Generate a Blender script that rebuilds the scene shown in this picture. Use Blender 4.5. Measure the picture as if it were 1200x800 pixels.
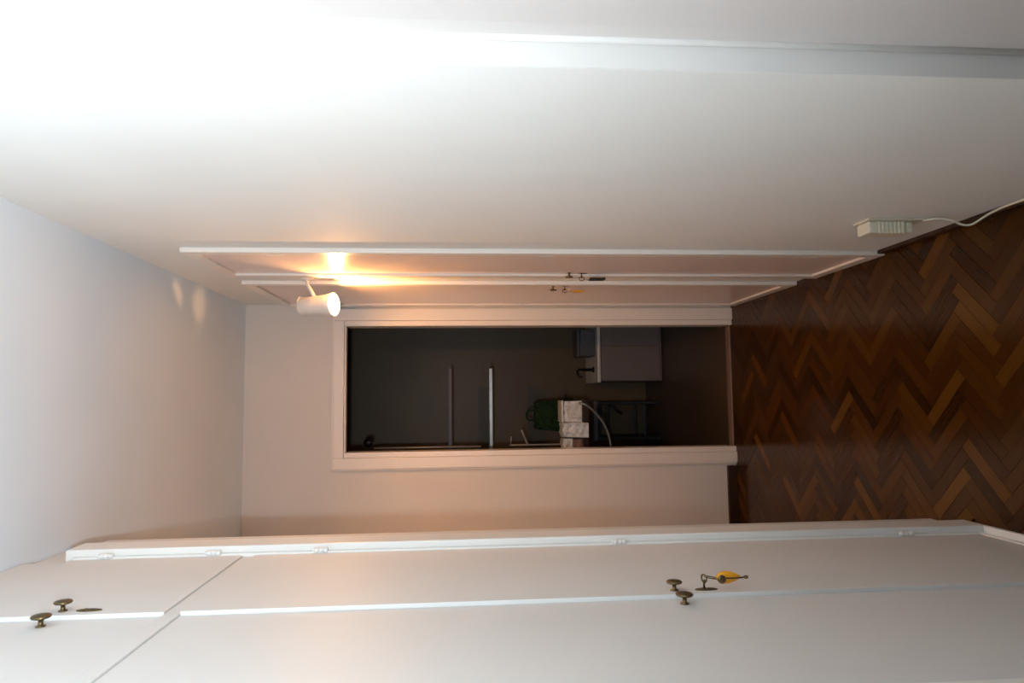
import bpy, bmesh, math, random
from mathutils import Vector, Matrix
random.seed(7)
S = bpy.context.scene
for o in list(bpy.data.objects): bpy.data.objects.remove(o)

# ------------------------------------------------------------------ camera
H_CAM = 1.4884
cam_d = bpy.data.cameras.new('camera'); cam = bpy.data.objects.new('camera', cam_d)
S.collection.objects.link(cam)
cam_d.sensor_width = 36.0; cam_d.lens = 24.0; cam_d.clip_start = .02
Rm = Matrix(((-0.01162175, 0.99651732, -0.08257217),
             (-0.07576558, -0.08321794, -0.993647),
             (-0.99705793, -0.00529179, 0.07646885)))
cam.matrix_world = Matrix.Translation((0, 0, H_CAM)) @ Rm.to_4x4()
S.camera = cam

# ------------------------------------------------------------------ world, lights, exposure
w = bpy.data.worlds.new('world'); S.world = w; w.use_nodes = True
w.node_tree.nodes['Background'].inputs[0].default_value = (.80, .90, 1.0, 1)
w.node_tree.nodes['Background'].inputs[1].default_value = .05
S.view_settings.view_transform = 'Standard'; S.view_settings.look = 'None'
S.view_settings.exposure = 0.0; S.view_settings.gamma = 1.0
S.view_settings.use_curve_mapping = False

def area(name, loc, to, sx, sy, e, col):
    d = bpy.data.lights.new(name, 'AREA'); d.shape = 'RECTANGLE'; d.size = sx; d.size_y = sy
    d.energy = e; d.color = col
    o = bpy.data.objects.new(name, d); S.collection.objects.link(o)
    o.location = loc
    o.rotation_euler = (Vector(to) - Vector(loc)).to_track_quat('-Z', 'Y').to_euler()
    return o
# the photographer's flash, a hand's width left of the lens and turned up to the right-hand wall
area('flash', (-.12, -.05, 1.56), (.24, .55, 2.5), .06, .09, 30.0, (.79, .91, 1.0))

# ------------------------------------------------------------------ helpers
def tag(o, label=None, cat=None, group=None, kind=None):
    if label: o['label'] = label
    if cat: o['category'] = cat
    if group: o['group'] = group
    if kind: o['kind'] = kind
    return o
def empty(name, loc, label, cat, group=None, kind=None):
    o = bpy.data.objects.new(name, None); S.collection.objects.link(o); o.location = loc
    o.empty_display_size = .05
    return tag(o, label, cat, group, kind)
def world_loc(o):
    v = Vector((0, 0, 0))
    while o: v += o.location; o = o.parent
    return v
def link(name, bm, mat, parent=None, smooth=False, origin=None):
    """bm is in world coordinates; the object gets its own origin"""
    if origin is None:
        xs = [v.co for v in bm.verts]
        lo = Vector([min(c[i] for c in xs) for i in range(3)]); hi = Vector([max(c[i] for c in xs) for i in range(3)])
        origin = Vector(((lo.x+hi.x)/2, (lo.y+hi.y)/2, lo.z))
    origin = Vector(origin)
    bmesh.ops.translate(bm, verts=bm.verts, vec=-origin)
    me = bpy.data.meshes.new(name); bm.to_mesh(me); bm.free()
    if smooth:
        for p in me.polygons: p.use_smooth = True
    me.materials.append(mat)
    o = bpy.data.objects.new(name, me); S.collection.objects.link(o)
    if parent:
        o.parent = parent; o.location = origin - world_loc(parent)
    else: o.location = origin
    return o
def B(): return bmesh.new()
def box(bm, x0, x1, y0, y1, z0, z1, bev=0.0, seg=2):
    x0, x1 = min(x0,x1), max(x0,x1); y0, y1 = min(y0,y1), max(y0,y1); z0, z1 = min(z0,z1), max(z0,z1)
    vs = [bm.verts.new(c) for c in ((x0,y0,z0),(x1,y0,z0),(x1,y1,z0),(x0,y1,z0),(x0,y0,z1),(x1,y0,z1),(x1,y1,z1),(x0,y1,z1))]
    fs = [bm.faces.new([vs[i] for i in f]) for f in ((0,3,2,1),(4,5,6,7),(0,1,5,4),(1,2,6,5),(2,3,7,6),(3,0,4,7))]
    if bev:
        es = list({e for f in fs for e in f.edges})
        bmesh.ops.bevel(bm, geom=es, offset=bev, segments=seg, affect='EDGES', profile=.5, clamp_overlap=True)
    return bm
def frame_of(d):
    d = Vector(d).normalized()
    u = d.orthogonal().normalized(); return d, u, d.cross(u)
def lathe(bm, base, axis, prof, n=24, cap0=True, cap1=True):
    d, u, v = frame_of(axis); base = Vector(base); rings = []
    for t, r in prof:
        rings.append([bm.verts.new(base + d*t + (u*math.cos(2*math.pi*k/n) + v*math.sin(2*math.pi*k/n))*r) for k in range(n)])
    for a, b in zip(rings, rings[1:]):
        for k in range(n): bm.faces.new((a[k], a[(k+1)%n], b[(k+1)%n], b[k]))
    if cap0: bm.faces.new(list(reversed(rings[0])))
    if cap1: bm.faces.new(rings[-1])
    bmesh.ops.recalc_face_normals(bm, faces=bm.faces[:])
    return bm
def tube(bm, pts, r, n=10, sub=6):
    pts = [Vector(p) for p in pts]; out = []
    if len(pts) > 2 and sub > 1:
        P = [pts[0]] + pts + [pts[-1]]
        for i in range(1, len(P)-2):
            for k in range(sub):
                t = k/sub; a, b, c, e = P[i-1], P[i], P[i+1], P[i+2]
                out.append(.5*((2*b) + (c-a)*t + (2*a-5*b+4*c-e)*t*t + (3*b-a-3*c+e)*t**3))
        out.append(pts[-1])
    else: out = pts
    rings = []; u = None
    for i, p in enumerate(out):
        d = (out[min(i+1, len(out)-1)] - out[max(i-1, 0)]).normalized()
        if u is None: u = d.orthogonal().normalized()
        u = (u - d*u.dot(d)).normalized(); v = d.cross(u)
        rings.append([bm.verts.new(p + (u*math.cos(2*math.pi*k/n) + v*math.sin(2*math.pi*k/n))*r) for k in range(n)])
    for a, b in zip(rings, rings[1:]):
        for k in range(n): bm.faces.new((a[k], a[(k+1)%n], b[(k+1)%n], b[k]))
    bm.faces.new(list(reversed(rings[0]))); bm.faces.new(rings[-1])
    bmesh.ops.recalc_face_normals(bm, faces=bm.faces[:])
    return bm

# ------------------------------------------------------------------ materials (procedural)
def mat(name, col, rough=.5, metal=0.0, coat=0.0, noise=0.0, nscale=6.0, bump=0.0, bscale=60.0, emit=None, trans=0.0, spec=.5):
    m = bpy.data.materials.new(name); m.use_nodes = True; nt = m.node_tree; b = nt.nodes['Principled BSDF']
    b.inputs['Base Color'].default_value = (*col, 1); b.inputs['Roughness'].default_value = rough
    b.inputs['Metallic'].default_value = metal; b.inputs['Coat Weight'].default_value = coat
    b.inputs['Coat Roughness'].default_value = .12
    b.inputs['Specular IOR Level'].default_value = spec
    b.inputs['Transmission Weight'].default_value = trans
    if noise or bump:
        tc = nt.nodes.new('ShaderNodeTexCoord')
    if noise:
        n = nt.nodes.new('ShaderNodeTexNoise'); n.inputs['Scale'].default_value = nscale; n.inputs['Detail'].default_value = 6
        r = nt.nodes.new('ShaderNodeValToRGB')
        r.color_ramp.elements[0].position = .3; r.color_ramp.elements[1].position = .7
        r.color_ramp.elements[0].color = (*[c*(1-noise) for c in col], 1); r.color_ramp.elements[1].color = (*[min(1, c*(1+noise)) for c in col], 1)
        nt.links.new(tc.outputs['Object'], n.inputs['Vector']); nt.links.new(n.outputs['Fac'], r.inputs[0]); nt.links.new(r.outputs[0], b.inputs['Base Color'])
    if bump:
        n = nt.nodes.new('ShaderNodeTexNoise'); n.inputs['Scale'].default_value = bscale; n.inputs['Detail'].default_value = 4
        bp = nt.nodes.new('ShaderNodeBump'); bp.inputs['Strength'].default_value = bump; bp.inputs['Distance'].default_value = .002
        nt.links.new(tc.outputs['Object'], n.inputs['Vector']); nt.links.new(n.outputs['Fac'], bp.inputs['Height']); nt.links.new(bp.outputs[0], b.inputs['Normal'])
    if emit:
        b.inputs['Emission Color'].default_value = (*emit[0], 1); b.inputs['Emission Strength'].default_value = emit[1]
    return m
M = dict(
    wall=mat('wall_paint', (.86, .84, .80), .75, noise=.025, nscale=2.5, bump=.10, bscale=35),
    closet_trim=mat('closet_trim', (.92, .83, .75), .3, noise=.01, nscale=5),
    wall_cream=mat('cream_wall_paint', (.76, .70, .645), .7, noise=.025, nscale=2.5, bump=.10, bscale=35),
    ceiling=mat('ceiling_paint', (.78, .86, .93), .6, noise=.02, nscale=3, bump=.08, bscale=30),
    closet=mat('closet_enamel', (.92, .76, .69), .24, noise=.015, nscale=4, bump=.05, bscale=25),
    enamel=mat('enamel', (.73, .71, .68), .52, noise=.015, nscale=4, bump=.05, bscale=25),
    trim=mat('trim_enamel', (.88, .85, .80), .32, noise=.01, nscale=5),
    bronze=mat('aged_bronze', (.17, .12, .06), .35, metal=.9, noise=.3, nscale=90),
    steel=mat('dull_steel', (.42, .41, .40), .35, metal=.9, noise=.1, nscale=40),
    orange=mat('orange_plastic', (.85, .36, .02), .3, noise=.05, nscale=30),
    black=mat('black_plastic', (.012, .011, .010), .4, noise=.2, nscale=40),
    cream=mat('cream_plastic', (.78, .72, .56), .35, noise=.03, nscale=50),
    dark_wood=mat('dark_wood', (.035, .014, .006), .3, noise=.35, nscale=14),
    subfloor=mat('dark_joint', (.006, .003, .002), .8, noise=.2, nscale=30),
    marble=mat('pale_sill', (.24, .15, .12), .35, noise=.15, nscale=9),
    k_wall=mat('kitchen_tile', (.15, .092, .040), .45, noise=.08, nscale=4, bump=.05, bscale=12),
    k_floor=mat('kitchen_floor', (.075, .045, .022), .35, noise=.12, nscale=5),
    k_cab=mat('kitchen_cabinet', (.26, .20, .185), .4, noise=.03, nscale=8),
    k_grey=mat('blue_grey', (.11, .11, .125), .5, noise=.1, nscale=10),
    k_metal=mat('grey_metal', (.30, .29, .27), .3, metal=.6, noise=.1, nscale=30),
    green_cloth=mat('green_cloth', (.016, .040, .014), .85, noise=.3, nscale=20, spec=.2),
    reveal=mat('reveal_enamel', (.74, .70, .66), .5, noise=.01, nscale=5),
    frame_grey=mat('frame_enamel', (.66, .60, .57), .5, noise=.01, nscale=5),
    k_bright=mat('pale_metal', (.62, .58, .52), .3, metal=.4, noise=.1, nscale=30),
    rack=mat('black_metal', (.012, .009, .009), .35, noise=.2, nscale=20),
    plastic=mat('white_plastic', (.90, .88, .85), .35, noise=.06, nscale=18),
    paper=mat('white_card', (.86, .82, .76), .6, noise=.10, nscale=25),
    brown=mat('brown_packet', (.30, .16, .12), .5, noise=.4, nscale=30),
    lens=mat('lamp_lens', (1, .9, .7), .4, emit=((1.0, .86, .58), 9.0)),
    lamp=mat('lamp_enamel', (.78, .74, .68), .3, noise=.02, nscale=30),
)
def parquet():
    m = bpy.data.materials.new('parquet'); m.use_nodes = True; nt = m.node_tree; b = nt.nodes['Principled BSDF']
    oi = nt.nodes.new('ShaderNodeObjectInfo'); at = nt.nodes.new('ShaderNodeAttribute'); at.attribute_name = 'tone'
    ad = nt.nodes.new('ShaderNodeMath'); ad.operation = 'ADD'
    fr = nt.nodes.new('ShaderNodeMath'); fr.operation = 'FRACT'
    nt.links.new(oi.outputs['Random'], ad.inputs[0]); nt.links.new(at.outputs['Fac'], ad.inputs[1]); nt.links.new(ad.outputs[0], fr.inputs[0])
    r = nt.nodes.new('ShaderNodeValToRGB'); e = r.color_ramp.elements
    e[0].position = 0; e[0].color = (.034, .0100, .0010, 1); e[1].position = 1; e[1].color = (.145, .056, .007, 1)
    for p, c in ((.35, (.062, .019, .0018, 1)), (.7, (.080, .027, .0024, 1)), (.9, (.098, .036, .0038, 1))):
        k = e.new(p); k.color = c
    nt.links.new(fr.outputs[0], r.inputs[0])
    tc = nt.nodes.new('ShaderNodeTexCoord'); mp = nt.nodes.new('ShaderNodeMapping'); mp.inputs['Scale'].default_value = (6, 110, 20)
    n = nt.nodes.new('ShaderNodeTexNoise'); n.inputs['Scale'].default_value = 1.5; n.inputs['Detail'].default_value = 5
    nt.links.new(tc.outputs['Object'], mp.inputs[0]); nt.links.new(mp.outputs[0], n.inputs['Vector'])
    mr = nt.nodes.new('ShaderNodeMapRange'); mr.inputs[3].default_value = .45; mr.inputs[4].default_value = 1.15
    nt.links.new(n.outputs['Fac'], mr.inputs[0])
    mx = nt.nodes.new('ShaderNodeVectorMath'); mx.operation = 'SCALE'
    nt.links.new(r.outputs[0], mx.inputs[0]); nt.links.new(mr.outputs[0], mx.inputs['Scale']); nt.links.new(mx.outputs[0], b.inputs['Base Color'])
    b.inputs['Roughness'].default_value = .17; b.inputs['Specular IOR Level'].default_value = .28
    return m
M['parquet'] = parquet()

# ------------------------------------------------------------------ the setting
XR, XL, YE, ZC, YB = .50, -.41, 3.63, 2.60, -1.3
KX0, KX1, KY0, KY1 = -1.0, 1.25, 3.75, 5.40
def struct(name, bm, m, label, cat, **k): return tag(link(name, bm, m, **k), label, cat, None, 'structure')

struct('ceiling', box(B(), -1.1, .62, YB, YE+.12, ZC, ZC+.1), M['ceiling'], 'plain off-white painted ceiling over the narrow corridor', 'ceiling')
YC = .992
struct('wall_right', box(box(B(), XR, XR+.12, YC, YE+.12, 0, ZC), XR+.047, XR+.12, YB, YC-.0005, 0, ZC), M['wall'], 'long plain off-white corridor wall that carries the two shallow closets', 'wall')
struct('wall_left', box(B(), XL-.50, XL-.002, YB, .80, 0, ZC), M['wall'], 'off-white wall beside the near end of the built-in wardrobe', 'wall')
struct('wall_recess', box(B(), -.91, -.79, 2.12, YE, 0, ZC), M['wall'], 'off-white side wall of the recess behind the wardrobe', 'wall')
# end wall with the doorway
OX0, OX1, OZ = -.285, .400, 2.095
bm = B(); box(bm, -.91, OX0, YE, YE+.12, 0, ZC); box(bm, OX1, XR, YE, YE+.12, 0, ZC); box(bm, OX0, OX1, YE, YE+.12, OZ, ZC)
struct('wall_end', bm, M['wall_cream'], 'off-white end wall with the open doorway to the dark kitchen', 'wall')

# floor with single parquet blocks
fl = struct('floor', box(B(), -1.1, .62, YB, YE+.02, -.08, -.012), M['subfloor'], 'dark glossy herringbone parquet floor of the corridor', 'floor')
L, W = .205, .041
bmP = B(); box(bmP, -L/2, L/2, -W/2+.0004, W/2-.0004, -.012, 0)
bmesh.ops.bevel(bmP, geom=[e for e in bmP.edges if e.verts[0].co.z > -.001 and e.verts[1].co.z > -.001], offset=.0006, segments=1, affect='EDGES')
meP = bpy.data.meshes.new('parquet_block'); bmP.to_mesh(meP); bmP.free(); meP.materials.append(M['parquet'])
blocks = []
c45 = math.sqrt(.5)
for i in range(-90, 90):
    for j in range(-30, 30):
        for kind in (0, 1):
            u0, v0 = i*W + j*L, i*W - j*L
            cu, cv = (u0+L/2, v0+W/2) if kind == 0 else (u0+W/2, v0+W+L/2)
            X, Y = (cu+cv)*c45 + .013, (-cu+cv)*c45 + .03       # turned by -45 degrees
            if X < -.87 or X > XR+.09 or Y < YB+.1 or Y > YE-.02: continue
            if X < XL-.03 and Y < 2.04: continue
            blocks.append((X, Y, kind))
blocks.sort(key=lambda b: -b[1])
vis = [b for b in blocks if b[1] > 1.60 and -.79 < b[0] < XR+.05]
vis.sort(key=lambda b: b[1]); print('blocks', len(blocks), len(vis))
single, rest = vis[:298], [b for b in blocks if b not in set(vis[:298])]
for X, Y, kind in single:
    o = bpy.data.objects.new('parquet_block', meP); S.collection.objects.link(o); o.parent = fl
    o.location = Vector((X, Y, random.uniform(-.0004, .0))) - world_loc(fl)
    o.rotation_euler = (random.uniform(-.002, .002), random.uniform(-.002, .002), math.radians(-45 if kind == 0 else 45))
bm = B(); tones = []
lay = bm.faces.layers.float.new('tone')
for X, Y, kind in rest:
    a = math.radians(-45 if kind == 0 else 45); ca, sa = math.cos(a), math.sin(a); t = random.random()
    vs = [bm.verts.new((X+ca*x-sa*y, Y+sa*x+ca*y, z)) for z in (-.012, 0) for x, y in ((-L/2, -W/2+.0004), (L/2, -W/2+.0004), (L/2, W/2-.0004), (-L/2, W/2-.0004))]
    for f in ((4,5,6,7), (0,1,5,4), (1,2,6,5), (2,3,7,6), (3,0,4,7)):
        bm.faces.new([vs[q] for q in f])[lay] = t
tag(link('parquet_block', bm, M['parquet'], fl), kind='stuff')

# kitchen shell
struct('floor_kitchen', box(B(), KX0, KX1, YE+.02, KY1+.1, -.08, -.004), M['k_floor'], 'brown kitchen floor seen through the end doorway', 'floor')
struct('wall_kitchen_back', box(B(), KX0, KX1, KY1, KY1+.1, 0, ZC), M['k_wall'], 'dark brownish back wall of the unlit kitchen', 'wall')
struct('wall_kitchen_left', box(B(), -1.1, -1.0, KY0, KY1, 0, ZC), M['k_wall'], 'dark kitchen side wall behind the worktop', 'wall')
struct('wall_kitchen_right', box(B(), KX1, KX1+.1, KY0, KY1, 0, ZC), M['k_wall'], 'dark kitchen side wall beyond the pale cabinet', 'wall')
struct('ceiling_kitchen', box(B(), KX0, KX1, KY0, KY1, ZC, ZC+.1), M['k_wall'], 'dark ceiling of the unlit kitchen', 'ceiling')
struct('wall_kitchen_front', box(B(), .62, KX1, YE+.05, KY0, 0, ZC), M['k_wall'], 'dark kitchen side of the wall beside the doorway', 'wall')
struct('trim_1', box(B(), OX0+.012, OX1-.012, YE+.0205, YE+.075, -.004, .006, .002), M['marble'], 'pale pinkish threshold strip across the end doorway', 'threshold')
# dark baseboards
struct('baseboard_end', box(B(), -.79, -.375, YE-.016, YE, 0, .055, .003), M['dark_wood'], 'dark wooden baseboard along the end wall between doorway and wardrobe', 'baseboard')
struct('baseboard_right', box(B(), XR-.013, XR, 1.0, 2.249, 0, .032, .003), M['dark_wood'], 'low dark wooden baseboard under the junction box, carrying the cream cable', 'baseboard')

# casing of the end doorway
dc = empty('trim_2', (0.05, YE, 0), 'cream moulded casing around the open kitchen doorway', 'door casing', kind='structure')
def casing_piece(name, x0, x1, z0, z1, inner):
    bm = B(); box(bm, x0, x1, YE-.022, YE+.001, z0, z1, .003)
    return link(name, bm, M['closet_trim'], dc)
casing_piece('casing_board', -.357, -.300, 0, 2.142, 1)
casing_piece('casing_board', .414, .478, 0, 2.142, -1)
casing_piece('casing_board', -.2995, .4135, 2.090, 2.142, 0)
link('inner_bead', box(B(), -.2998, -.272, YE-.012, YE+.02, 0, 2.0895, .003), M['closet_trim'], dc)
link('inner_bead', box(B(), .386, .4138, YE-.012, YE+.02, 0, 2.0895, .003), M['closet_trim'], dc)
link('inner_bead', box(B(), -.2715, .3855, YE-.012, YE+.02, 2.080, 2.0895+.0, .003), M['closet_trim'], dc)
link('outer_bead', box(B(), -.366, -.3575, YE-.014, YE+.001, 0, 2.152, .003), M['closet_trim'], dc)
link('outer_bead', box(B(), -.3572, .478, YE-.014, YE+.001, 2.1425, 2.152, .003), M['closet_trim'], dc)
link('jamb', box(B(), -.2845, -.274, YE+.0205, YE+.12, .007, 2.085), M['closet_trim'], dc)
link('jamb', box(B(), .388, .3995, YE+.0205, YE+.12, .007, 2.085), M['closet_trim'], dc)

# near doorway on the right wall, set back 4.5 cm behind the wall corner
nc = empty('trim_3', (XR+.045, .96, 0), 'white door frame set back in the bright reveal at the top of the photo', 'door frame', kind='structure')
link('frame_strip', box(B(), XR+.043, XR+.0465, .940, .9905, 0, ZC-.002, .001), M['frame_grey'], nc)
bm = B(); lathe(bm, (XR+.0425, .984, .002), (0, 0, 1), [(0, .0065), (ZC-.006, .0065)], 16); link('corner_bead', bm, M['reveal'], nc, True)
link('reveal_board', box(B(), XR+.0005, XR+.0425, .9905, YC-.0003, 0, ZC-.002), M['reveal'], nc)
dr = empty('door_1', (XR+.045, .5, 0), 'white flush door leaf in the near right reveal', 'door', kind='structure')
link('door_panel', box(B(), XR+.038, XR+.0465, .10, .936, .01, 2.45, .002), M['frame_grey'], dr)

# ------------------------------------------------------------------ hardware builders
def knob(px, py, pz, sx, parent, s=1.0, m='bronze'):
    """mushroom knob whose stem leaves a door face at px in direction sx"""
    bm = B(); lathe(bm, (px, py, pz), (sx, 0, 0), [(0, .0085*s), (.002*s, .0085*s), (.003*s, .0045*s), (.011*s, .0042*s), (.014*s, .0075*s), (.0155*s, .0155*s), (.018*s, .0172*s), (.0205*s, .0150*s), (.022*s, .006*s)], 20)
    return link('knob', bm, M[m], parent, True)
def escutcheon(px, py, pz, sx, parent, m='bronze', hl=.024, hw=.0075):
    bm = B(); n = 20; rings = []
    for t, k in ((0, 1), (.0015, 1), (.0028, .72)):
        rings.append([bm.verts.new((px+sx*t, py+math.cos(2*math.pi*a/n)*hw*k, pz+math.sin(2*math.pi*a/n)*hl*k)) for a in range(n)])
    for a, b in zip(rings, rings[1:]):
        for k in range(n): bm.faces.new((a[k], a[(k+1)%n], b[(k+1)%n], b[k]))
    bm.faces.new(rings[-1]); bmesh.ops.recalc_face_normals(bm, faces=bm.faces[:])
    # keyhole collar
    lathe(bm, (px+sx*.0028, py, pz+hl*.25), (sx, 0, 0), [(0, .0035), (.0012, .003)], 12)
    return link('escutcheon', bm, M[m], parent)
def hinge(px, py, pz, parent, ln=.034, r=.0065):
    bm = B()
    for k in range(3): lathe(bm, (px, py, pz-ln/2+k*ln/3+.0004), (0, 0, 1), [(0, r*.9), (.0008, r), (ln/3-.0016, r), (ln/3-.0008, r*.9)], 12)
    lathe(bm, (px, py, pz+ln/2), (0, 0, 1), [(0, r*.7), (.003, r*.8), (.005, r*.3)], 12)
    return link('hinge', bm, M['trim'], parent, True)
def key(name, face, py, pz, sx, edge, label, group=None):
    root = empty(name, (face, py, pz), label, 'key', group)
    bm = B(); lathe(bm, (face+sx*.0032, py, pz), (sx, 0, 0), [(0, .0022), (.013, .0022), (.0135, .0034), (.015, .0034), (.0155, .0022), (.0165, .0022)], 10)
    link('key_shank', bm, M['bronze'], root, True)
    bm = B(); cx = face+sx*.0225                       # the bow, a flat ring standing edge-on to the corridor
    pts = [(cx+math.cos(a)*.0075, py, pz+math.sin(a)*.0105) if not edge else (cx+math.cos(a)*.0075, py+math.sin(a)*.009, pz+math.sin(a)*.002) for a in [2*math.pi*k/20 for k in range(21)]]
    tube(bm, pts, .0018, 8, 1); link('key_bow', bm, M['bronze'], root, True)
    return root

# ------------------------------------------------------------------ left: the tall built-in wardrobe
wd = empty('built_in_wardrobe', (XL, 1.5, 0), 'tall white built-in wardrobe with bronze knobs along the bottom of the photo', 'wardrobe')
FX = -.403                                            # near doors' face
PX = -.395                                            # far doors' face (proud)
link('carcass', box(B(), -.90, XL-.0045, .81, 2.10, 0, ZC-.002), M['enamel'], wd)
def post(y0, y1, s):                                  # moulded upright of the surround
    bm = B(); z1 = 2.560
    box(bm, XL-.004, -.374, y0, y1, 0, 2.495, .004, 3)
    return link('frame_post', bm, M['trim'], wd)
post(1.862, 1.955, 1); post(.82, .88, -1)
link('side_board', box(B(), XL-.004, -.396, 1.9555, 2.10, 0, 2.51, .003), M['enamel'], wd)
link('frame_bead', box(B(), XL-.004, -.390, 1.846, 1.8615, .0345, 2.474, .005, 3), M['trim'], wd)
link('frame_bead', box(B(), XL-.004, -.390, .8805, .894, .0345, 2.474, .005, 3), M['trim'], wd)
link('plinth', box(B(), XL-.004, -.374, .8805, 1.8615, 0, .016, .003, 3), M['trim'], wd)
link('frame_bead', box(B(), XL-.004, -.392, .8805, 1.8615, .0165, .034, .004, 3), M['trim'], wd)
link('head_rail', box(B(), XL-.004, -.404, .8805, 1.8615, 2.4755, ZC-.003, .002), M['enamel'], wd)
link('middle_rail', box(B(), XL-.0038, -.399, .8945, 1.8455, 2.020, 2.048, .001), M['enamel'], wd)
YS = 1.375
def wdoor(y0, y1, z0, z1, fx, label=None):
    return link('door', box(B(), XL-.0035, fx, y0, y1, z0, z1, .0012), M['enamel'], wd)
doors = {}
for nm, z0, z1 in (('low', .0355, 2.0193), ('up', 2.0487, 2.4735)):
    doors[nm, 'far'] = wdoor(YS, 1.8445, z0, z1, PX)
    doors[nm, 'near'] = wdoor(.8955, YS-.0012, z0, z1, FX)
doors['low', 'far']['label'] = 'lower far door with bronze keyhole plate'
for nm, zk, ze in (('low', 1.054, .988), ('up', 2.249, 2.197)):
    knob(PX, 1.402, zk+(0 if nm == 'low' else -.003), 1, doors[nm, 'far'], .95)
    knob(FX, 1.338, zk, 1, doors[nm, 'near'], 1.0)
    escutcheon(PX, 1.400, ze, 1, doors[nm, 'far'])
for z in (2.387, 2.121): hinge(-.388, 1.848, z, doors['up', 'far'])
for z in (1.85, 1.062, .252): hinge(-.388, 1.848, z, doors['low', 'far'])
for z in (2.433, 2.154): hinge(-.397, .896, z, doors['up', 'near'])
for z in (1.868, 1.04, .19): hinge(-.397, .896, z, doors['low', 'near'])
k1 = key('key', PX, 1.400, .992, 1, 1, 'bronze key with amber orange fob in the lock of the big wardrobe')
cx = PX+.024                                          # split ring and hanging fob
bm = B(); tube(bm, [(cx+math.cos(a)*.002, 1.400+math.sin(a)*.009, .978+math.cos(a)*.012) for a in [2*math.pi*k/20 for k in range(21)]], .0012, 8, 1)
link('split_ring', bm, M['bronze'], k1, True)
bm = B(); lathe(bm, (cx, 1.398, .967), (0, 0, -1), [(0, .004), (.005, .009), (.014, .0125), (.026, .0125), (.038, .009), (.046, .005), (.050, .003)], 20)
bmesh.ops.scale(bm, verts=bm.verts, vec=(1, .55, 1), space=Matrix.Translation((-cx, -1.398, 0)))
link('key_fob', bm, M['orange'], k1, True)['label'] = 'orange plastic fob'
bm = B(); lathe(bm, (cx-.002, 1.392, .958), (0, -1, 0), [(0, .0085), (.003, .0085), (.004, .006)], 16)
link('fob_eyelet', bm, M['bronze'], k1, True)
bm = B(); tube(bm, [(cx, 1.3905, .952), (cx, 1.389, .937), (cx, 1.391, .920), (cx, 1.395, .909)], .0017, 8, 4)
lathe(bm, (cx, 1.395, .910), (0, 0, -1), [(0, .002), (.003, .004), (.008, .003)], 10); link('fob_cord', bm, M['bronze'], k1, True)

# ------------------------------------------------------------------ right: two shallow wall closets
def closet(y0, y1, label, hinge_near, knob_y, nz):
    r = empty('wall_closet', (XR, (y0+y1)/2, 0), label, 'closet', 'shallow closets set into the right wall')
    top = 2.392; fx = XR-.017
    link('frame_post', box(B(), fx, XR, y0, y0+.042, 0, top, .003), M['closet_trim'], r)
    link('frame_post', box(B(), fx, XR, y1-.050, y1, 0, top, .003), M['closet_trim'], r)
    link('head_rail', box(B(), fx, XR, y0+.0425, y1-.0505, top-.045, top, .003), M['closet_trim'], r)
    link('bottom_rail', box(B(), fx, XR, y0+.0425, y1-.0505, 0, .045, .003), M['closet_trim'], r)
    d = link('door', box(B(), XR-.009, XR, y0+.0435, y1-.0515, .047, top-.047, .0015), M['closet'], r)
    yh = y0+.0435 if hinge_near else y1-.0515
    for z in (2.10, 1.19, .25): hinge(XR-.013, yh, z, d, .055, .005)
    knob(XR-.009, knob_y, 1.055+nz, -1, d, .95)
    escutcheon(XR-.009, knob_y+.006*(1 if hinge_near else -1), 1.0+nz, -1, d, hl=.018)
    return r, d
c1, d1 = closet(2.252, 2.722, 'nearer of two white flush closets, with a black key tag, opposite the wardrobe', True, 2.645, 0)
c2, d2 = closet(2.880, 3.575, 'farther of two white flush closets, next to the kitchen doorway casing', False, 2.965, .02)
k2 = key('key', XR-.009, 2.651, 1.0045, -1, 0, 'key with a small black tag in the nearer flush closet door')
cx = XR-.0335
bm = B(); tube(bm, [(cx+math.cos(a)*.002, 2.651+math.sin(a)*.008, .985+math.cos(a)*.010) for a in [2*math.pi*k/20 for k in range(21)]], .0011, 8, 1); link('split_ring', bm, M['steel'], k2, True)
bm = B(); box(bm, cx-.004, cx+.004, 2.630, 2.668, .912, .974, .003, 2); link('key_fob', bm, M['black'], k2)['label'] = 'black plastic tag'
k3 = key('key', XR-.009, 2.959, 1.0245, -1, 0, 'key with a small orange tag in the farther flush closet door')
cx = XR-.0335
bm = B(); tube(bm, [(cx+math.cos(a)*.002, 2.959+math.sin(a)*.008, 1.005+math.cos(a)*.010) for a in [2*math.pi*k/20 for k in range(21)]], .0011, 8, 1); link('split_ring', bm, M['steel'], k3, True)
bm = B(); box(bm, cx-.004, cx+.004, 2.945, 2.972, .940, .994, .003, 2); link('key_fob', bm, M['orange'], k3)['label'] = 'orange plastic tag'

# ------------------------------------------------------------------ wall spotlight between the closets
LB = Vector((XR, 2.800, 2.105))                       # where the base meets the wall
HC = Vector((.383, 2.800, 2.063))                     # middle of the housing
AX = Vector((.02, -.34, -.94)).normalized()
lamp = empty('wall_spotlight', LB, 'small white spotlight on a stalk, lit, between the two closets', 'lamp')
bm = B(); lathe(bm, LB, (-1, 0, 0), [(0, .028), (.010, .028), (.014, .022), (.016, .008)], 28); link('wall_plate', bm, M['lamp'], lamp, True)
bm = B(); tube(bm, [LB+Vector((-.012, 0, 0)), LB+Vector((-.030, .0, -.002)), LB+Vector((-.060, .0, -.018)), HC+Vector((.034, .004, .012))], .0075, 12); link('stalk', bm, M['lamp'], lamp, True)
d, u, v = frame_of(AX)
back = HC - AX*.072; front = HC + AX*.075
bm = B(); n = 32; rings = []
prof = [(0, .036), (.004, .039), (.085, .040), (.12, .043), (.147, .048), (.147, .044), (.12, .039), (.085, .036), (.002, .035)]
lathe(bm, back, AX, prof, n, False, False)
link('housing', bm, M['lamp'], lamp, True)
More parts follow.
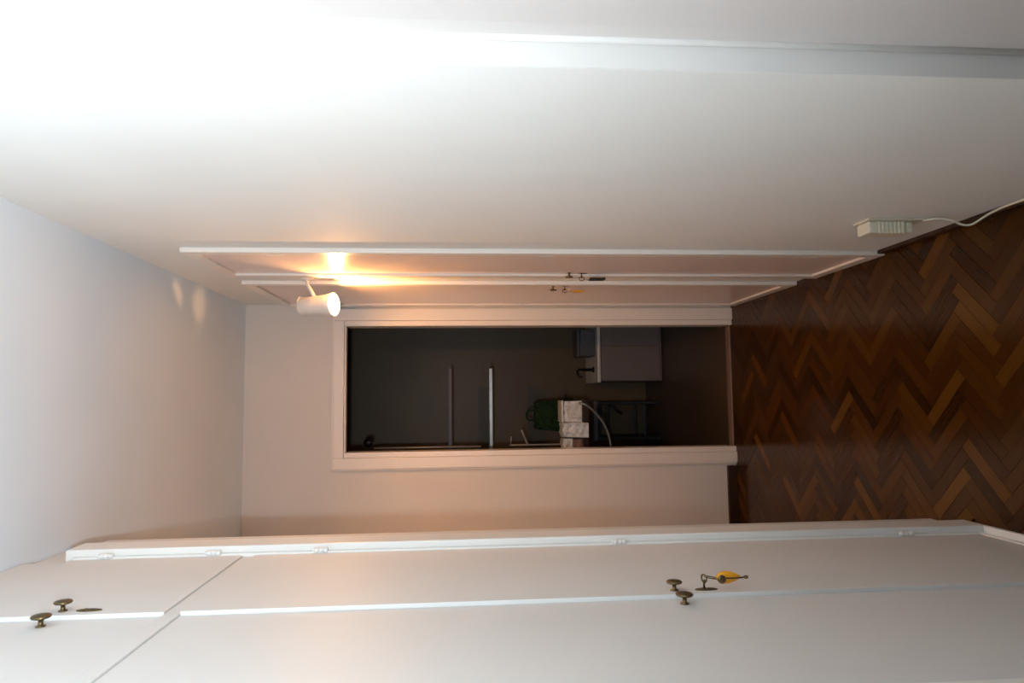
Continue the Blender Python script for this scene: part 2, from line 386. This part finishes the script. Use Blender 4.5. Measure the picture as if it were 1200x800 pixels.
# back plate with two small vent holes: light leaks through them to the ceiling
bulb_in = back + AX*.060
bm = B(); g = .0065; holes = []
for tx, ty in ((.426, 2.784), (.405, 3.005)):
    t = Vector((tx, ty, ZC)); dirv = (t - bulb_in); s = (back - bulb_in).dot(AX)/dirv.dot(AX); p = bulb_in + dirv*s - back
    holes.append((p.dot(u), p.dot(v)))
N = 7
for i in range(-N, N+1):
    for j in range(-N, N+1):
        a, b = i*g, j*g
        if math.hypot(a, b) > .0415: continue
        if any(abs(a-hx) <= g*.65 and abs(b-hy) <= g*.8 for hx, hy in holes): continue
        q = [bm.verts.new(back + AX*.003 + u*(a+sx*g/2) + v*(b+sy*g/2)) for sx, sy in ((-1,-1),(1,-1),(1,1),(-1,1))]
        f = bm.faces.new(q)
bmesh.ops.remove_doubles(bm, verts=bm.verts, dist=1e-5)
bmesh.ops.solidify(bm, geom=bm.faces[:], thickness=.001)
link('back_plate', bm, M['lamp'], lamp)
bm = B(); lathe(bm, front - AX*.012, AX, [(0, .034), (.006, .036), (.010, .030), (.012, .01)], 24); link('bulb', bm, M['lens'], lamp, True)['label'] = 'glowing warm bulb face'
def plight(name, loc, e, col, r, parent, spot=None, aim=None):
    d_ = bpy.data.lights.new(name, 'SPOT' if spot else 'POINT'); d_.energy = e; d_.color = col; d_.shadow_soft_size = r
    o = bpy.data.objects.new(name, d_); S.collection.objects.link(o); o.parent = parent; o.location = Vector(loc) - parent.location
    if spot:
        d_.spot_size = math.radians(spot); d_.spot_blend = .5; o.rotation_euler = Vector(aim).to_track_quat('-Z', 'Y').to_euler()
    return o
plight('lamp_light', front + AX*.010, 15.5, (1.0, .46, .14), .012, lamp)
plight('lamp_leak', bulb_in, 4, (1.0, .50, .20), .004, lamp)

# ------------------------------------------------------------------ junction box and its cable low on the right wall
jb = empty('junction_box', (XR, 1.87, .16), 'small cream plastic junction box low on the wall, just above the parquet', 'junction box')
link('back_plate', box(B(), XR-.005, XR, 1.825, 1.905, .148, .325, .002), M['cream'], jb)
link('cover', box(B(), XR-.040, XR-.0052, 1.838, 1.898, .205, .318, .005, 3), M['cream'], jb)
bm = B()
for k in range(7): box(bm, XR-.0415, XR-.006, 1.8365, 1.839, .212+k*.012, .217+k*.012, .0008, 1)
link('rib', bm, M['cream'], jb)
link('lower_cap', box(B(), XR-.037, XR-.0052, 1.842, 1.896, .180, .2045, .005, 3), M['cream'], jb)
bm = B(); tube(bm, [(XR-.006, 1.83, .158), (XR-.008, 1.80, .142), (XR-.016, 1.785, .110), (XR-.028, 1.785, .078), (XR-.030, 1.775, .055), (XR-.014, 1.74, .040), (XR-.006, 1.68, .0365), (XR-.006, 1.55, .0362), (XR-.006, 1.35, .0362), (XR-.006, 1.10, .0362)], .0032, 8, 6)
tag(link('cable', bm, M['cream'], None, True), 'thin cream cable sagging from the junction box onto the baseboard', 'cable')

# ------------------------------------------------------------------ in the kitchen
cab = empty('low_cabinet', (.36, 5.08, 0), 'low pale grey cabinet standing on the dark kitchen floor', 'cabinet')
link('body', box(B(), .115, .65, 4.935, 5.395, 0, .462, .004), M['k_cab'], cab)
link('cabinet_top', box(B(), .105, .655, 4.915, 5.395, .4625, .486, .004), M['plastic'], cab)['label'] = 'paler top board'
link('door', box(B(), .122, .372, 4.920, 4.9345, .02, .452, .004), M['k_cab'], cab)
link('door', box(B(), .376, .640, 4.920, 4.9345, .02, .452, .004), M['k_cab'], cab)
cr = empty('storage_box', (.42, 5.05, .487), 'blue-grey box standing on the low kitchen cabinet', 'box')
link('body', box(B(), .30, .50, 4.98, 5.16, .4875, .60, .01, 2), M['k_grey'], cr)
link('lid', box(B(), .295, .505, 4.975, 5.165, .6005, .625, .008, 2), M['k_grey'], cr)
tap = empty('tap', (.20, 5.05, .487), 'small dark curved tap beside the blue-grey box', 'tap')
bm = B(); lathe(bm, (.205, 5.05, .4875), (0, 0, 1), [(0, .022), (.008, .022), (.012, .012), (.09, .010)], 16); link('tap_body', bm, M['rack'], tap, True)
bm = B(); tube(bm, [(.205, 5.05, .577), (.205, 5.045, .60), (.185, 5.035, .615), (.155, 5.02, .605), (.15, 5.015, .58)], .008, 10); link('spout', bm, M['rack'], tap, True)

# black stool against the back wall
SX0, SX1, SY0, SY1 = -.305, -.045, 5.02, 5.30
st = empty('step_stool', (-.175, 5.15, 0), 'low black metal stool on the kitchen floor beside the pale cabinet', 'stool')
for x in (SX0, SX1):
    for y in (SY0, SY1): link('leg', box(B(), x-.014, x+.014, y-.014, y+.014, 0, .470, .004), M['rack'], st)
for z in (.115, .40):
    for y in (SY0, SY1): link('cross_bar', box(B(), SX0+.0145, SX1-.0145, y-.010, y+.010, z-.012, z+.012, .003), M['rack'], st)
    for x in (SX0, SX1): link('side_bar', box(B(), x-.010, x+.010, SY0+.0145, SY1-.0145, z-.012, z+.012, .003), M['rack'], st)
link('seat', box(B(), SX0-.018, SX1+.018, SY0-.018, SY1+.018, .4705, .505, .008, 3), M['k_grey'], st)['label'] = 'dull grey seat pad'
bm = B(); tube(bm, [(SX1-.015, SY0, .385), (SX1-.085, SY0, .29)], .008, 8); link('brace', bm, M['rack'], st, True)

# dark worktop along the left of the kitchen
ZT = .742
wt = empty('worktop', (-.5, 4.35, 0), 'dark narrow kitchen worktop under the white carton and bag', 'worktop')
link('top_board', box(B(), -.998, -.012, 4.16, 4.62, .700, ZT, .004), M['dark_wood'], wt)
link('side_panel', box(B(), -.97, -.94, 4.20, 4.58, 0, .6995, .003), M['dark_wood'], wt)
link('side_panel', box(B(), -.44, -.41, 4.20, 4.58, 0, .6995, .003), M['dark_wood'], wt)
def crumple(x0, x1, y0, y1, z0, z1, amp, seed, topin=.10):
    bm = B(); box(bm, x0, x1, y0, y1, z0, z1)
    bmesh.ops.subdivide_edges(bm, edges=bm.edges[:], cuts=9, use_grid_fill=True)
    r = random.Random(seed); c = Vector(((x0+x1)/2, (y0+y1)/2, (z0+z1)/2)); ph = [r.uniform(0, 6.28) for _ in range(6)]
    for vv in bm.verts:
        if vv.co.z > z0+1e-4:
            dd = (vv.co - c); h = (vv.co.z-z0)/(z1-z0)
            k = (dd.x/(x1-x0)*2)**4 + (dd.y/(y1-y0)*2)**4
            vv.co -= Vector((dd.x, dd.y, 0))*topin*k*h
            f = math.sin(dd.x*95+dd.z*60+ph[0])*math.sin(dd.z*80-dd.x*40+ph[1])
            vv.co.y += f*amp*1.6; vv.co.z += math.sin(dd.x*120+ph[2]+dd.y*50)*amp*h
            vv.co += Vector((r.uniform(-amp, amp), r.uniform(-amp, amp), 0))*.35
            vv.co.z = max(vv.co.z, z0+.001)
    return bm
ct = empty('carton', (-.085, 4.27, ZT), 'white carton with crumpled wrapping at the free end of the dark worktop', 'carton')
link('body', crumple(-.150, -.022, 4.18, 4.32, ZT+.0005, ZT+.108, .003, 3, .02), M['plastic'], ct)
link('rim', box(B(), -.152, -.018, 4.172, 4.330, ZT+.1125, ZT+.126, .003), M['paper'], ct)
link('wrapping', crumple(-.125, -.05, 4.158, 4.1775, ZT+.002, ZT+.09, .003, 9, .05), M['paper'], ct)
bg = empty('plastic_bag', (-.20, 4.24, ZT), 'crumpled white plastic bag drooping over the worktop edge', 'bag')
link('bag_body', crumple(-.243, -.151, 4.13, 4.30, ZT+.0005, ZT+.122, .0045, 11, .06), M['plastic'], bg)
link('drooping_flap', crumple(-.243, -.155, 4.118, 4.1545, ZT-.030, ZT+.05, .003, 13, .04), M['plastic'], bg)
pk = empty('packet', (-.295, 4.25, ZT), 'slim packet, white top and brown lower half, between bag and doorway casing', 'packet')
link('body', crumple(-.345, -.250, 4.17, 4.28, ZT+.0005, ZT+.060, .003, 5, .04), M['brown'], pk)
link('cap', crumple(-.345, -.249, 4.168, 4.282, ZT+.0605, ZT+.120, .003, 6, .04), M['paper'], pk)
po = empty('saucepan', (.0, 4.44, ZT), 'small black lidded saucepan at the end of the worktop behind the carton', 'pan')
bm = B(); lathe(bm, (-.047, 4.44, ZT+.0005), (0, 0, 1), [(0, .028), (.005, .032), (.075, .034), (.078, .036), (.080, .034), (.081, .028), (.084, .006)], 24); link('pan_body', bm, M['rack'], po, True)
bm = B(); lathe(bm, (-.047, 4.44, ZT+.085), (0, 0, 1), [(0, .006), (.008, .008), (.016, .009), (.018, .004)], 16); link('lid_knob', bm, M['k_metal'], po, True)
bm = B(); tube(bm, [(-.014, 4.45, ZT+.050), (.005, 4.46, ZT+.055), (.020, 4.465, ZT+.056)], .006, 8); link('handle', bm, M['rack'], po, True)
bm = B(); tube(bm, [(-.035, 4.150, .765), (-.045, 4.138, .725), (-.095, 4.14, .665), (-.16, 4.14, .615), (-.235, 4.14, .585), (-.30, 4.14, .572)], .008, 10)
tag(link('hose', bm, M['k_metal'], None, True), 'grey hose curving down in front of the dark worktop', 'hose')
gb = empty('green_bag', (-.10, 4.50, ZT), 'dark green cloth bag behind the white carton', 'bag')
link('bag_body', crumple(-.235, .0, 4.485, 4.60, ZT+.0005, ZT+.25, .006, 21, .25), M['green_cloth'], gb)
bm = B(); tube(bm, [(-.15, 4.54, ZT+.24), (-.14, 4.54, ZT+.30), (-.09, 4.54, ZT+.30), (-.08, 4.54, ZT+.24)], .006, 8); link('handle', bm, M['green_cloth'], gb, True)
rd = empty('water_tap', (-.285, 4.40, ZT), 'slim chrome tap with slanted lever rising from the worktop', 'tap')
bm = B(); lathe(bm, (-.300, 4.40, ZT+.0005), (0, 0, 1), [(0, .016), (.006, .016), (.010, .005), (.43, .0045), (.432, .003)], 14); link('riser', bm, M['k_bright'], rd, True)
bm = B(); tube(bm, [(-.298, 4.395, ZT+.315), (-.255, 4.385, ZT+.335), (-.205, 4.38, ZT+.355)], .0055, 8); link('lever', bm, M['k_bright'], rd, True)
bm = B(); tube(bm, [(-.298, 4.395, ZT+.425), (-.245, 4.385, ZT+.420)], .0035, 8); link('spout', bm, M['k_bright'], rd, True)
for z, m, lb in ((1.288, 'k_metal', 'lower and paler of two thin grey kitchen shelves, above the worktop'), (1.545, 'k_grey', 'upper and duller of two thin grey kitchen shelves')):
    e_ = empty('wall_shelf', (-.4, 4.4, z), lb, 'shelf', 'thin kitchen shelves')
    link('shelf_board', box(B(), -.999, .19, 4.34, 4.52, z, z+.013, .003), M[m], e_)
    link('front_edge', box(B(), -.999, .19, 4.331, 4.3395, z-.006, z+.016, .002), M[m], e_)
pr_ = empty('pale_rod', (-.297, 4.40, 1.3015), 'thin pale rod standing upright on the lower kitchen shelf', 'rod')
bm = B(); lathe(bm, (-.300, 4.326, 1.3595), (0, 0, 1), [(0, .004), (.002, .0055), (.66, .0055), (.662, .004)], 12); link('rod', bm, M['k_bright'], pr_, True)
bm = B(); lathe(bm, (-.265, 4.326, 2.035), (0, 0, 1), [(0, .018), (.01, .026), (.04, .022), (.05, .01)], 16); link('end_knob', bm, M['rack'], pr_, True)
